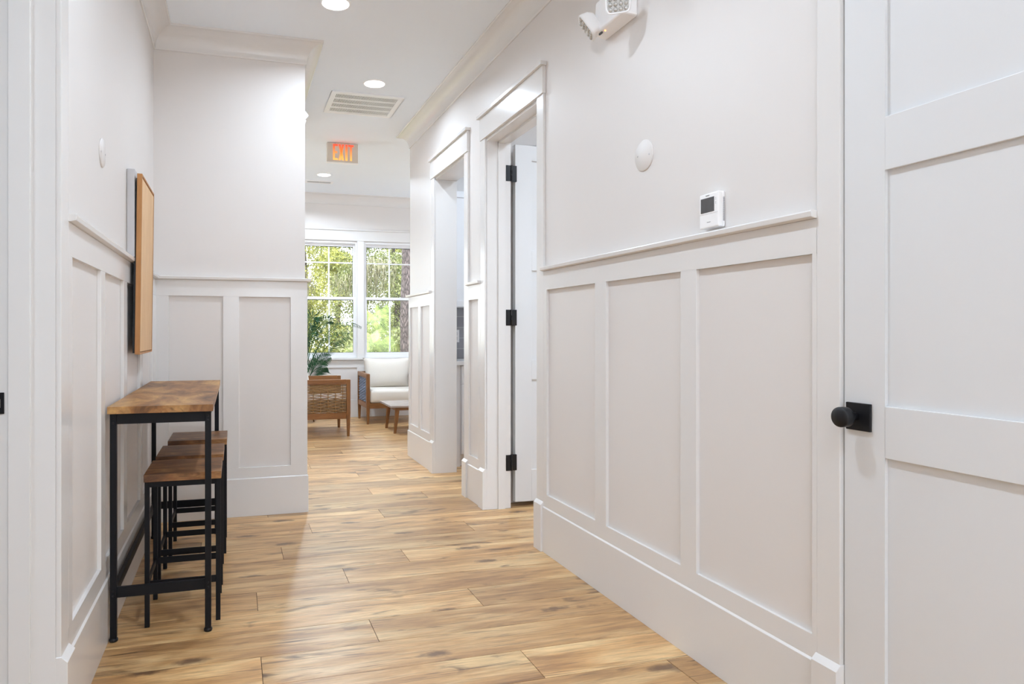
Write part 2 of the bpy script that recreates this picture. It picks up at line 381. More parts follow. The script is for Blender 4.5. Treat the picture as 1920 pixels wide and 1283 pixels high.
wallbox('wall_kitchen', [((x1, YE-.12, 0), (5.1, YE, CEIL)), ((x1, 4.30, 0), (5.1, 4.40, CEIL)), ((5.0, 4.4, 0), (5.1, YE-.12, CEIL))],
    'white wall inside the kitchenette doorway')
wallbox('wall_outer_left', [((-3.2, -4.2, 0), (-3.1, YF, CEIL))], 'outer wall at the left of the building')
wallbox('wall_outer_right', [((5.1, -4.2, 0), (5.2, YF, CEIL))], 'outer wall at the right of the building')
wallbox('wall_rear', [((-3.1, -4.2, 0), (5.1, -4.1, CEIL))], 'rear wall behind the camera')
wallbox('wall_store_room', [((x1, 1.60, 0), (5.1, 1.70, CEIL)), ((3.6, 1.7, 0), (3.7, 4.3, CEIL))], 'plain wall of the room behind the hinged door')
# window wall: holes for the windows
WX = [(.86, 1.60), (1.70, 2.44)]; WZ = (.80, 2.39)
b = MB()
xs = [-3.1, -.90, -.16, -.02, .72, WX[0][0], WX[0][1], WX[1][0], WX[1][1], 5.1]
holes = [(-.90, -.16), (-.02, .72), WX[0], WX[1]]
for i in range(len(xs)-1):
    a, c = xs[i], xs[i+1]
    if (a, c) in holes: b.box((a, YF, 0), (c, YF+.14, WZ[0])); b.box((a, YF, WZ[1]), (c, YF+.14, CEIL))
    else: b.box((a, YF, 0), (c, YF+.14, CEIL))
struct(b.build('wall_far', M['wall']), 'off-white far wall of the sitting room around the windows', 'wall')

# ---- crown moulding
H = .128
cp = [(0, CEIL-H), (.007, CEIL-H), (.009, CEIL-H+.003)]
for i in range(0, 15):
    t = i/14*PI/2; cp.append((.010+.094*(1-math.cos(t)), CEIL-H+.006+.110*math.sin(t)))
cp += [(.108, CEIL-.008), (.108, CEIL+.001), (0, CEIL+.001)]
b = MB().sweep(cp, [(XR, -4.1), (XR, YE), (5.1, YE)])
struct(b.build('trim_1', M['trim']), 'long crown moulding along the right hall wall at the ceiling', 'crown moulding')
b = MB().sweep(cp, [(-3.1, YE), (XM, YE), (XM, YM), (XL, YM), (XL, -4.1)])
struct(b.build('trim_2', M['trim']), 'crown moulding around the left wall and the wall facing us', 'crown moulding')
b = MB().sweep(cp, [(5.1, YF), (-3.1, YF)])
struct(b.build('trim_3', M['trim']), 'crown moulding above the far windows', 'crown moulding')

# ---- baseboards
bp_ = [(0, 0), (.020, 0), (.020, .235), (.008, .246), (0, .246)]
def base(name, paths, label):
    b = MB()
    for p in paths: b.sweep(bp_, p)
    return struct(b.build(name, M['trim'], bevel=.0012), label, 'baseboard')
base('baseboard_right', [[(XR, D2[1]+.079), (XR, D1[0]-.085)], [(XR, D1[1]+.085), (XR, D3[0]-.085)], [(XR, D3[1]+.085), (XR, YE), (5.1, YE)]], 'tall white baseboard along the right hall wall')
base('baseboard_left', [[(XL, YM), (XL, LO[1]+.09)]], 'tall white baseboard behind the bar table')
base('baseboard_middle', [[(-3.1, YE), (XM, YE), (XM, YM), (XL, YM)]], 'tall white baseboard below the wall facing us')
base('baseboard_far', [[(5.1, YF), (-3.1, YF)]], 'white baseboard below the far windows')

# ---- wainscot: rails, stiles and chair rail
RZ = (.305, 1.380, 1.478, 1.500)    # panel bottom, panel top, cap bottom, cap top
T = .014
cap = [(0, RZ[2]), (.020, RZ[2]), (.034, RZ[2]+.004), (.036, RZ[3]-.004), (.034, RZ[3]), (0, RZ[3])]
def wains(b, o, ax, lo, hi, panels, n, capspan=None, z=RZ):
    """flat frame of rails and stiles on a wall: o wall plane, ax 'X' wall plane at x=o running in y, n = normal sign"""
    def bx(a, c, z0, z1, t=T):
        if c-a < 1e-4: return
        if ax == 'X': b.box((o, a, z0), (o+n*t, c, z1))
        else: b.box((a, o, z0), (c, o+n*t, z1))
    bx(lo, hi, .24, z[0]); bx(lo, hi, z[1], z[2])
    e = [lo]+[v for p in panels for v in p]+[hi]
    for i in range(0, len(e), 2): bx(e[i], e[i+1], z[0], z[1])
b = MB()
wains(b, XR, 'X', D2[1]+.075, D1[0]-.085, [(1.556, 2.058), (2.147, 2.667), (2.763, 3.260)], -1)
wains(b, XR, 'X', D1[1]+.085, D3[0]-.085, [(4.305, 4.495)], -1)
wains(b, XR, 'X', D3[1]+.085, YE, [(5.485, 5.775), (5.855, 6.150)], -1)
b.sweep(cap, [(XR, D2[1]+.075), (XR, D1[0]-.085)]); b.sweep(cap, [(XR, D1[1]+.085), (XR, D3[0]-.085)]); b.sweep(cap, [(XR, D3[1]+.085), (XR, YE), (5.1, YE)])
struct(b.build('trim_4', M['trim'], bevel=.0012), 'board and batten panelling with chair rail on the right hall wall', 'wainscot')
b = MB()
wains(b, XL, 'X', LO[1]+.09, YM-T, [(2.225, 2.675), (2.757, 3.195), (3.292, 3.730), (3.822, 4.26)], 1)
wains(b, YM, 'Y', XL+T, XM+T, [(-.387, -.070), (.026, .343)], -1)
wains(b, XM, 'X', YM, YE, [(4.56, 5.05), (5.14, 5.6), (5.69, 6.1)], 1)
b.sweep(cap, [(-3.1, YE), (XM, YE), (XM, YM), (XL, YM), (XL, LO[1]+.09)])
struct(b.build('trim_5', M['trim'], bevel=.0012), 'board and batten panelling with chair rail around the bar table corner', 'wainscot')
# panelling below the windows
b = MB(); z = (.298, .672, .775, .80)
wains(b, YF, 'Y', -3.1, 5.1, [(-.9, -.12), (-.02, .72), (.86, 1.60), (1.70, 2.42), (2.52, 3.2)], -1, z=z)
struct(b.build('trim_6', M['trim'], bevel=.0012), 'panelling below the far windows', 'wainscot')

# ---- door and opening casings
CT = .014
def plinth(b, xw, n, y0, y1, x_in=None):
    t = .031; zt = .262
    f = xw+n*t; w2 = xw
    v = [(w2, y0, 0), (f, y0, 0), (f, y1, 0), (w2, y1, 0), (w2, y0, zt), (f, y0, zt-.016), (f, y1, zt-.016), (w2, y1, zt)]
    m_ = xw+n*(t-.016)
    v2 = [(w2, y0, 0), (f, y0, 0), (f, y1, 0), (w2, y1, 0), (w2, y0, zt-.016), (f, y0, zt-.016), (f, y1, zt-.016), (w2, y1, zt-.016)]
    b.hexa(v2)
    b.hexa([(w2, y0, zt-.016), (f, y0, zt-.016), (f, y1, zt-.016), (w2, y1, zt-.016), (w2, y0, zt), (m_, y0, zt), (m_, y1, zt), (w2, y1, zt)])
def casing(root, xw, n, y0, y1, head, depth, cw=.085, rev=.004):
    """flat casing round an opening y0..y1 in a wall with face x=xw; n = side the room is on"""
    b = MB()
    for a, c in ((y0-cw, y0-rev), (y1+rev, y1+cw)): b.box((xw, a, .25), (xw+n*CT, c, head))
    b.build('side_casing', M['trim'], root, bevel=.0015)
    b = MB(); b.box((xw, y0-cw-.004, head), (xw+n*.021, y1+cw+.004, head+.145))
    b.box((xw, y0-cw-.018, head+.145), (xw+n*.038, y1+cw+.018, head+.165))
    b.build('head_casing', M['trim'], root, bevel=.0015)
    for a, c in ((y0-cw-.004, y0-rev+.004), (y1+rev-.004, y1+cw+.004)):
        p = MB(); plinth(p, xw, n, a, c); p.build('plinth_block', M['trim'], root, bevel=.0012)
    j = MB(); jt = .018; a0, a1 = sorted((xw, xw-n*depth))
    j.box((a0-.001, y0-.0, 0), (a1+.001, y0+jt*0+.001, head)); j.box((a0-.001, y1-.001, 0), (a1+.001, y1, head)); j.box((a0-.001, y0, head-.018), (a1+.001, y1, head))
    return j

# doorway with the opened hinged door
r = struct(empty('door_1'), 'white three-panel door opened inward in the right wall, on three black hinges', 'door')
j = casing(r, XR, -1, D1[0], D1[1], HEAD, RT)
xs_ = XR+.075   # stop band
j.box((xs_, D1[1]-.013, 0), (xs_+.048, D1[1]-.001, HEAD-.018)); j.box((xs_, D1[0]+.001, 0), (xs_+.048, D1[0]+.013, HEAD-.018)); j.box((xs_, D1[0], HEAD-.031), (xs_+.048, D1[1], HEAD-.018))
j.build('jamb', M['trim'], r, bevel=.001)
def panel_door(width, zs, thick=.04, z0=.02, z1=2.40, stile=.118, rec=.011):
    """slab in local x 0..width, y 0..thick, three panels; both faces"""
    b = MB()
    b.box((0, rec, z0), (width, thick-rec, z1))
    for f in ((0, rec), (thick-rec, thick)):
        b.box((0, f[0], z0), (stile, f[1], z1)); b.box((width-stile, f[0], z0), (width, f[1], z1))
        e = [z0]+zs+[z1]
        for i in range(0, len(e), 2): b.box((stile, f[0], e[i]), (width-stile, f[1], e[i+1]))
    return b
ZS = [.241, .840, .971, 1.567, 1.702, 2.297]
leaf = panel_door(.765, ZS, z0=.032).build('door_leaf', M['door'], r, bevel=.0015); leaf.location = (1.786, 4.190, 0)
for zc in (.297, 1.252, 2.201):
    h = MB(); h.box((1.712, D1[1]-.004, zc-.052), (1.746, D1[1]-.001, zc+.052)); h.box((1.752, 4.172, zc-.052), (1.790, 4.1895, zc+.052))
    h.lathe([(.0065, -.052), (.0065, -.018), (.0075, -.016), (.0065, -.014), (.0065, .014), (.0075, .016), (.0065, .018), (.0065, .052)], (1.750, 4.166, zc), n=12)
    h.build('hinge', M['black'], r, bevel=.0008)

# kitchenette doorway without a door
r = struct(empty('door_3'), 'cased opening without a door leading to the kitchenette', 'doorway')
j = casing(r, XR, -1, D3[0], D3[1], HEAD, RT+.015)
j.build('jamb', M['trim'], r, bevel=.001)

# right door beside the camera, closed
r = struct(empty('door_2'), 'closed white three-panel door with black round knob at the right', 'door')
j = casing(r, XR, -1, D2[0], D2[1], HEAD+.02, RT, cw=.075, rev=0)
j.build('jamb', M['trim'], r, bevel=.001)
leaf = panel_door(D2[1]-D2[0]-.008, ZS, thick=.04, z0=.012, z1=2.43).build('door_leaf', M['door'], r, bevel=.0015)
leaf.rotation_euler = (0, 0, -PI/2); leaf.location = (XR-.004, D2[1]-.0055, 0)
# plate and knob
KY, KZ = 1.4115, .937; kx = XR-.004
kp = MB().box((kx-.008, KY-.036, KZ-.036), (kx, KY+.036, KZ+.036)).build('knob_plate', M['black'], r, bevel=.0015)
kb = MB().lathe([(.011, 0), (.011, -.010), (.0125, -.022), (.026, -.030), (.0265, -.036), (.0265, -.050), (.0255, -.0535), (.0215, -.054), (.0205, -.0555), (.002, -.0555)], (kx-.008, KY+.006, KZ), axis='X', n=40).build('door_knob', M['black'], r)

# left doorway jamb beside the camera
r = struct(empty('door_4'), 'doorway jamb and casing at the left edge with a black strike plate', 'doorway')
j = casing(r, XL, 1, LO[0], LO[1], HEAD+.02, .165, cw=.09)
j.box((-.585, LO[1]-.012, 0), (-.533, LO[1]-.001, HEAD)); j.box((-.585, LO[0]+.001, 0), (-.533, LO[0]+.012, HEAD))
j.build('jamb', M['trim'], r, bevel=.002)
s_ = MB(); s_.box((-.628, LO[1]-.0035, .938), (-.597, LO[1]-.001, .996)).build('strike_plate', M['black'], r, bevel=.001)
MB().box((-.616, LO[1]-.0045, .955), (-.606, LO[1]-.003, .978)).build('latch_hole', M['metal'], r, bevel=.0003)

# ------------------------------------------------------------------ windows
def sash(b, x0, x1, z0, z1, y, fw=.035, fb=.04, ft=.035, t=.032):
    b.box((x0, y, z0), (x0+fw, y+t, z1)); b.box((x1-fw, y, z0), (x1, y+t, z1)); b.box((x0+fw, y, z0), (x1-fw, y+t, z0+fb)); b.box((x0+fw, y, z1-ft), (x1-fw, y+t, z1))
allw = [(.86, 1.60), (1.70, 2.44), (-.02, .72), (-.90, -.16)]
for i, (a, c) in enumerate(allw):
    lab = ['left of the two visible windows, behind the palm, white double-hung with muntins', 'right of the two visible windows, behind the cream armchair, white double-hung', 'window hidden behind the facing wall, nearer the visible pair', 'window hidden behind the facing wall, outermost'][i]
    r = struct(empty('window_%d' % (i+1)), lab, 'window')
    b = MB(); y = YF+.015
    b.box((a, y, WZ[0]), (a+.018, y+.11, WZ[1])); b.box((c-.018, y, WZ[0]), (c, y+.11, WZ[1])); b.box((a+.018, y, WZ[1]-.03), (c-.018, y+.11, WZ[1])); b.box((a+.018, y, WZ[0]), (c-.018, y+.11, WZ[0]+.03))
    b.build('window_frame', M['vinyl'], r, bevel=.002)
    zm = 1.61
    for nm, z0, z1, yy in (('upper_sash', zm-.02, WZ[1]-.03, y+.055), ('lower_sash', WZ[0]+.03, zm+.02, y+.02)):
        b = MB(); sash(b, a+.018, c-.018, z0, z1, yy, fw=.026, fb=.045 if nm == 'lower_sash' else .03, ft=.035 if nm == 'lower_sash' else .04)
        o = b.build(nm, M['vinyl'], r, bevel=.002)
        g_ = MB(); xm = (a+c)/2; g_.box((xm-.009, yy+.006, z0+.03), (xm+.009, yy+.026, z1-.03))
        if nm == 'upper_sash': g_.box((a+.04, yy+.008, 2.09), (c-.04, yy+.024, 2.107))
        g_.build('muntin', M['vinyl'], o, bevel=.001)
        k_ = MB(); ga, gc, gz0, gz1 = a+.044, c-.044, z0+(.045 if nm == 'lower_sash' else .03), z1-(.035 if nm == 'lower_sash' else .04)
        for p_, q_ in (((ga, gz0), (ga+.004, gz1)), ((gc-.004, gz0), (gc, gz1)), ((ga, gz0), (gc, gz0+.004)), ((ga, gz1-.007), (gc, gz1))): k_.box((p_[0], yy+.004, p_[1]), (q_[0], yy+.013, q_[1]))
        k_.build('glazing_gasket', M['black'], o)
        MB().box((a+.04, yy+.014, z0+.025), (c-.04, yy+.018, z1-.03)).build('pane', M['glass'], o)
# casing around the row of windows
b = MB(); b.box((-1.02, YF-.016, 2.393), (2.56, YF, 2.53)); b.box((-1.05, YF-.032, 2.53), (2.59, YF, 2.55))
for a, c in ((-1.02, -.905), (-.155, -.025), (.725, .855), (1.605, 1.695), (2.445, 2.56)): b.box((a, YF-.014, .80), (c, YF, 2.393))
b.box((-1.05, YF-.05, .778), (2.59, YF, .802))
struct(b.build('trim_7', M['trim'], bevel=.002), 'flat casing and sill round the row of far windows', 'window casing')

# ------------------------------------------------------------------ ceiling fixtures
M['lens'] = emis('lamp_lens', (1, .98, .95, 1), 9)
def downlight(x, y, label, p=LAMP_W):
    r = tag(empty('recessed_light', (x, y, CEIL)), label, 'light', 'recessed ceiling lights')
    MB().lathe([(.075, 0), (.075, -.004), (.077, -.007), (.083, -.005), (.086, -.001), (.086, 0)], n=40).build('trim_ring', M['white'], r)
    l = MB().lathe([(.0005, -.0045), (.075, -.0045), (.075, -.001), (.0005, -.001)], n=40).build('lamp_lens', M['lens'], r)
    area('bulb', (0, 0, -.012), .13, .13, p, shape='DISK', parent=r)
    return r
downlight(.545, 3.83, 'round recessed ceiling light at the top edge of the photo')
downlight(1.0, 4.99, 'round recessed ceiling light just before the large vent')
downlight(1.01, 8.05, 'round recessed ceiling light farthest away, over the sitting room', 45)

# large return grille
M['vent_white'] = mat('vent_white', (.95, .96, .97, 1), .4)
r = tag(empty('ceiling_vent', (1.0, 5.478, CEIL)), 'large white return air grille with rows of slots in the hall ceiling', 'vent')
b = MB(); hx, hy = .285, .262; ix, iy = .245, .222
for a, c in (((-hx, -hy), (hx, -iy)), ((-hx, iy), (hx, hy)), ((-hx, -iy), (-ix, iy)), ((ix, -iy), (hx, iy))): b.box((a[0], a[1], -.010), (c[0], c[1], 0))
b.build('frame', M['vent_white'], r, bevel=.003)
MB().box((-ix, -iy, -.002), (ix, iy, .0)).build('backing', M['darkslot'], r)
b = MB()
nrow = 4; rh = (2*iy)/nrow
for i in range(nrow+1):
    yy = -iy+i*rh; b.box((-ix, max(-iy, yy-.012), -.008), (ix, min(iy, yy+.012), -.003))
ns = 46
for i in range(ns+1):
    xx = -ix+2*ix*i/ns; b.box((xx-.0028, -iy, -.0075), (xx+.0028, iy, -.0035))
b.build('grille', M['white'], r)

r = tag(empty('ceiling_vent', (1.0, 8.46, CEIL)), 'small ceiling register near the far windows', 'vent')
b = MB(); b.box((-.17, -.07, -.006), (.17, -.045, 0)); b.box((-.17, .045, -.006), (.17, .07, 0)); b.box((-.17, -.045, -.006), (-.145, .045, 0)); b.box((.145, -.045, -.006), (.17, .045, 0)); b.box((-.008, -.045, -.006), (.008, .045, 0)); b.build('frame', M['white'], r, bevel=.001)
MB().box((-.145, -.045, -.002), (.145, .045, 0)).build('backing', M['darkslot'], r)
b = MB()
for i in range(24):
    xx = -.14+.28*i/23; b.box((xx-.0025, -.045, -.006), (xx+.0025, .045, -.002))
b.build('grille', M['white'], r)

# EXIT sign
r = tag(empty('exit_sign', (1.015, 6.65, 2.91)), 'ceiling-hung EXIT sign with glowing orange-red letters', 'sign')
MB().box((-.152, 0, -.095), (.152, .045, .09)).build('sign_body', mat('sign_face', srgb(222, 212, 198), .5), r, bevel=.003)
MB().box((-.156, -.001, -.101), (.156, .048, -.094)).build('bottom_edge', M['white'], r, bevel=.001)
MB().box((-.07, -.01, .085), (.07, .06, CEIL-2.91)).build('canopy', mat('canopy_plastic', srgb(205, 190, 180), .5), r, bevel=.003)
m = bpy.data.materials.new('exit_letters'); m.use_nodes = True; nn = m.node_tree.nodes; LL = m.node_tree.links
tc = nn.new('ShaderNodeTexCoord'); sp = nn.new('ShaderNodeSeparateXYZ'); mr = nn.new('ShaderNodeMapRange'); mr.inputs[1].default_value = -.075; mr.inputs[2].default_value = .075
rp = nn.new('ShaderNodeValToRGB'); rp.color_ramp.elements[0].color = (1, .45, .10, 1); rp.color_ramp.elements[1].color = (1, .07, .03, 1)
LL.new(tc.outputs['Object'], sp.inputs[0]); LL.new(sp.outputs[2], mr.inputs[0]); LL.new(mr.outputs[0], rp.inputs[0])
pb = nn['Principled BSDF']; LL.new(rp.outputs[0], pb.inputs['Emission Color']); LL.new(rp.outputs[0], pb.inputs['Base Color']); pb.inputs['Emission Strength'].default_value = .85
b = MB(); zt, zb, st = .078, -.076, .017; yf = -.003
def bar(x0, z0, x1, z1): b.box((x0, yf, z0), (x1, .001, z1))
X = -.094
bar(X, zb, X+st, zt); bar(X+st, zt-st, X+.046, zt); bar(X+st, -st/2, X+.040, st/2); bar(X+st, zb, X+.046, zb+st)
X = -.040
for s_ in (1, -1):
    xa, xb = (X, X+.034) if s_ == 1 else (X+.034, X)
    b.hexa([(xa, yf, zb), (xa+.020, yf, zb), (xa+.020, .001, zb), (xa, .001, zb), (xb, yf, zt), (xb+.020, yf, zt), (xb+.020, .001, zt), (xb, .001, zt)])
X = .027; bar(X, zb, X+st+.003, zt)
X = .056; bar(X, zt-st, X+.052, zt); bar(X+.0175, zb, X+.0175+st, zt-st)
b.build('lettering', m, r)

# ------------------------------------------------------------------ emergency lights
def led_head(r, loc, n, name='lamp_head', roll=0):
    Mx = Matrix.Translation(loc) @ (-Vector(n)).to_track_quat('Z', 'Y').to_matrix().to_4x4() @ Matrix.Rotation(roll, 4, 'Z')
    def sq(hw, hh, z, n=32, e=5):
        out = []
        for j in range(n):
            a = 2*PI*j/n; c, s = math.cos(a), math.sin(a)
            out.append(tuple(Mx @ Vector((hw*math.copysign(abs(c)**(2/e), c), hh*math.copysign(abs(s)**(2/e), s), z))))
        return out
    b = MB(); b.rings([sq(.010, .012, .062), sq(.030, .034, .056), sq(.043, .049, .036), sq(.048, .055, .010), sq(.049, .056, 0), sq(.043, .050, 0), sq(.041, .048, .004)])
    o = b.build(name, M['white'], r)
    l = MB()
    l.rings([sq(.042, .049, .0045), sq(.042, .049, .002)])
    for i in range(4):
        for k in range(5):
            cx, cy = (i-1.5)*.020, (k-2)*.019
            R = []
            for q in range(4):
                t = q/3*PI/2*.9; rad = .0088*math.cos(t); zz = .002-.007*math.sin(t)
                R.append([tuple(Mx @ Vector((cx+rad*math.cos(2*PI*a/10), cy+rad*math.sin(2*PI*a/10), zz))) for a in range(10)])
            l.rings(R)
    l.build('lens_grid', M['led'], o)
    return o
M['led'] = mat('faceted_lens', srgb(205, 205, 202), .12, metal=.55)
r = tag(empty('emergency_light'), 'white twin-head emergency light high on the right wall', 'emergency light')
y0, y1 = 2.44, 2.695; zb, zt = 2.448, 2.60; xw = XR
b = MB()
# body: tapering housing, its underside sloping towards the wall
b.hexa([(xw-.066, y0+.012, zb+.012), (xw, y0, zb-.004), (xw, y1, zb-.004), (xw-.066, y1-.012, zb+.012), (xw-.060, y0+.016, zt), (xw, y0, zt+.006), (xw, y1, zt+.006), (xw-.060, y1-.016, zt)])
b.build('housing', M['white'], r, bevel=.010, seg=3)
led_head(r, (1.435, 2.355, 2.458), (-.55, -.75, -.30))
led_head(r, (1.480, 2.690, 2.488), (-.725, .40, -.55))
MB().lathe([(.010, 0), (.013, .006), (.013, .012)], (1.50, 2.692, 2.485), axis='Y', n=16).build('swivel_arm', M['white'], r)
b = MB()
b.lathe([(.0001, -.0015), (.003, -.001), (.0035, .004)], (xw-.048, 2.615, zb+.006), n=12).build('indicator_lamp', emis('indicator_glow', (1, .25, .06, 1), 6), r)
b = MB(); b.box((xw-.056, 2.630, zb+.002), (xw-.050, 2.655, zb+.0105)); b.build('test_slot', M['darkslot'], r)
# a second one on the side wall of the corridor, only its edge showing past the corner
r = tag(empty('emergency_light'), 'sliver of a twin-head emergency light past the corner of the facing wall', 'emergency light')
b = MB(); b.box((XM, 5.10, 2.655), (XM+.058, 5.36, 2.775)); b.build('housing', M['white'], r, bevel=.01, seg=3)
led_head(r, (XM+.040, 5.16, 2.745), (.45, .55, -.75)); led_head(r, (XM+.040, 5.30, 2.745), (.45, .7, -.6))

# ------------------------------------------------------------------ things on the walls
def cover_plate(x, n, y, z, rad, label):
    b = MB().lathe([(rad, 0), (rad, n*.003), (rad-.0025, n*.0055), (.001, n*.0055)], (x, y, z), axis='X', n=48)
    o = tag(b.build('cover_plate', M['wall']), label, 'cover plate', 'round blank cover plates')
    for s_ in (-1, 1):
        MB().lathe([(.0035, 0), (.0035, n*.001), (.001, n*.0012)], (x+n*.0055, y+s_*.040, z+s_*.004), axis='X', n=12).build('screw', M['grey_box'], o)
cover_plate(XR, -1, 2.395, 1.866, .062, 'round blank cover plate on the right wall left of the thermostat')
cover_plate(XL, 1, 2.765, 1.822, .053, 'round blank cover plate on the left wall, seen nearly edge-on')

ty0, ty1, tz0, tz1 = 1.924, 2.020, 1.512, 1.632
r = tag(empty('thermostat', (XR, (ty0+ty1)/2, tz0)), 'white thermostat with grey screen just above the chair rail', 'thermostat')
hw = (ty1-ty0)/2
MB().box((-.014, -hw+.001, 0), (0, hw-.001, .120)).build('back_housing', M['white'], r, bevel=.006, seg=3)
MB().box((-.030, -hw, .001), (-.013, hw, .119)).build('front_cover', M['white'], r, bevel=.004, seg=3)
MB().box((-.0312, -.028, .054), (-.0285, .040, .104)).build('screen', M['screen'], r, bevel=.001)
MB().box((-.0308, -hw+.002, .0485), (-.0299, hw-.002, .0495)).build('flap_seam', M['grey_box'], r)
b = MB()
for i, (yy, h_) in enumerate(((.013, .004), (.0095, .004), (.0055, .004), (.002, .004), (-.002, .004))): b.box((-.0304, yy-.0012, .109), (-.0299, yy+.0012, .109+h_))
b.build('brand_mark', M['greyslot'], r)
b = MB(); b.box((-.0304, -.009, .0195), (-.0299, .009, .0212)); b.build('button_mark', M['greyslot'], r)
b = MB()
for zz in (.097, .092, .083, .078): b.box((-.0304, -.0365, zz), (-.0299, -.0345, zz+.0018))
b.build('side_marks', M['greyslot'], r)
b = MB()
for i in range(26): b.box((-.010, -hw+.0002, .02+i*.0031), (-.004, -hw+.003, .0213+i*.0031))
b.build('vent_slots', M['greyslot'], r)

# wooden panel hung over a shallow white box
r = tag(MB().box((XL+.001, 3.372, 1.502), (XL+.034, 3.86, 1.905)).build('wall_box', M['grey_box'], bevel=.002), 'shallow grey-white box on the wall behind the framed wooden panel', 'wall box')
r = tag(empty('wooden_wall_art', (-.440, 3.372, 1.055), rot=(0, .013, 0)), 'light wood panel in an oak frame hung on the left wall above the bar table', 'wall art')
W_, H_, D_ = .480, .830, .022
b = MB()
b.box((0, 0, 0), (D_, .009, H_)); b.box((0, W_-.009, 0), (D_, W_, H_)); b.box((0, .009, 0), (D_, W_-.009, .009)); b.box((0, .009, H_-.009), (D_, W_-.009, H_))
b.build('frame', M['oak_edge'], r, bevel=.0008)
MB().box((.004, .010, .012), (D_-.001, W_-.016, H_-.018)).build('panel', M['maple'], r, bevel=.0005)
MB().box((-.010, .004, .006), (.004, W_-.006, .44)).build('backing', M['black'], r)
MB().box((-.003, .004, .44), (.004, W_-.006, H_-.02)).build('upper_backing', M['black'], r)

# ------------------------------------------------------------------ bar table and stools
r = tag(empty('bar_table', (-.2675, 3.445, 0)), 'narrow rustic wood bar table with black metal frame against the left wall', 'table')
hx, hy, tz = .1875, .685, .880
MB().box((-hx, -hy, tz-.027), (hx, hy, tz)).build('tabletop', M['table_wood'], r, bevel=.0012)
lx, ly, q = hx-.019, hy-.023, .0115
for sx in (-1, 1):
    for sy in (-1, 1):
        l = MB().box((sx*lx-q, sy*ly-q, .012), (sx*lx+q, sy*ly+q, tz-.027)).build('leg', M['powder'], r, bevel=.0015)
        MB().lathe([(.001, 0), (.0145, 0), (.016, .004), (.016, .009), (.012, .014), (.001, .014)], (sx*lx, sy*ly, 0), n=20).build('foot', M['black'], l)
        for zz in (tz-.045, tz-.062, .19, .172): MB().lathe([(.0042, 0), (.0040, -.002), (.002, -.0035), (.0005, -.0035)], (sx*lx, sy*ly-q, zz), axis='Y', n=10).build('bolt', M['black'], l)
for sy in (-1, 1):
    MB().box((-lx+q, sy*ly-.006, tz-.067), (lx-q, sy*ly+.006, tz-.027)).build('top_rail', M['powder'], r, bevel=.001)
    MB().box((-lx+q, sy*ly-.006, .163), (lx-q, sy*ly+.006, .203)).build('lower_rail', M['powder'], r, bevel=.001)
for sx in (-1, 1): MB().box((sx*lx-.006, -ly+q, tz-.060), (sx*lx+.006, ly-q, tz-.027)).build('top_rail', M['powder'], r, bevel=.001)
MB().box((-lx-.008, -ly+q, .163), (-lx+.008, ly-q, .200)).build('wall_side_rail', M['powder'], r, bevel=.001)

def stool(x, y):
    r = empty('bar_stool', (x, y, 0)); hx, hy, tz, q = .145, .157, .600, .009
    MB().box((-hx, -hy, tz-.030), (hx, hy, tz)).build('seat', M['seat_wood'], r, bevel=.0015)
    lx, ly = hx-.012, hy-.012
    for sx in (-1, 1):
        for sy in (-1, 1):
            l = MB().box((sx*lx-q, sy*ly-q, 0), (sx*lx+q, sy*ly+q, tz-.030)).build('leg', M['powder'], r, bevel=.001)
    for sy in (-1, 1):
        MB().box((-lx+q, sy*ly-.005, tz-.052), (lx-q, sy*ly+.005, tz-.030)).build('top_rail', M['powder'], r, bevel=.001)
        MB().box((-lx+q, sy*ly-.004, .153), (lx-q, sy*ly+.004, .180)).build('stretcher', M['powder'], r, bevel=.001)
    for sx in (-1, 1):
        MB().box((sx*lx-.005, -ly+q, tz-.052), (sx*lx+.005, ly-q, tz-.030)).build('top_rail', M['powder'], r, bevel=.001)
        MB().box((sx*lx-.004, -ly+q, .153), (sx*lx+.004, ly-q, .180)).build('stretcher', M['powder'], r, bevel=.001)
    return r
s0 = stool(-.197, 3.026)
s1 = copy_tree(s0); s1.location = (-.194, 3.420, 0); s2 = copy_tree(s0); s2.location = (-.184, 3.875, 0)
tag(s0, 'backless wooden stool nearest the camera under the bar table', 'stool', 'bar stools under the bar table')
tag(s1, 'middle one of the three wooden stools under the bar table', 'stool', 'bar stools under the bar table')
tag(s2, 'farthest wooden stool, nearest the facing wall, under the bar table', 'stool', 'bar stools under the bar table')

# ------------------------------------------------------------------ kitchenette
KF, KB = 5.530, YE-.12
def panel_front(b, x0, x1, z0, z1, y, fr=.055, t=.019):
    b.box((x0, y, z0), (x1, y+t-.007, z1)) if False else None
    b.box((x0, y, z0), (x0+fr, y+t, z1)); b.box((x1-fr, y, z0), (x1, y+t, z1)); b.box((x0+fr, y, z0), (x1-fr, y+t, z0+fr)); b.box((x0+fr, y, z1-fr), (x1-fr, y+t, z1)); b.box((x0+fr, y+.008, z0+fr), (x1-fr, y+t, z1-fr))
for i, xa in enumerate((1.865, 2.365)):
    r = tag(empty('base_cabinet', (xa, KF, 0)), ['white base cabinet at the left end of the kitchenette counter', 'white base cabinet further along the kitchenette counter'][i], 'cabinet', 'white base cabinets')
    b = MB(); b.box((0, .022, .105), (.497, KB-KF-.002, .872)); b.box((0, .085, 0), (.497, KB-KF-.002, .105)); b.build('body', M['cabinet'], r)
    b = MB(); b.box((.003, .002, .712), (.494, .021, .868)); b.build('drawer', M['cabinet'], r, bevel=.001)
    b = MB(); panel_front(b, .003, .494, .112, .705, .002); b.build('door', M['cabinet'], r, bevel=.001)
o = tag(MB().box((1.748, KF+.03, 0), (1.863, KB-.002, .872)).build('cabinet_filler', M['cabinet']), 'plain white filler panel between the wall and the base cabinet', 'cabinet panel')
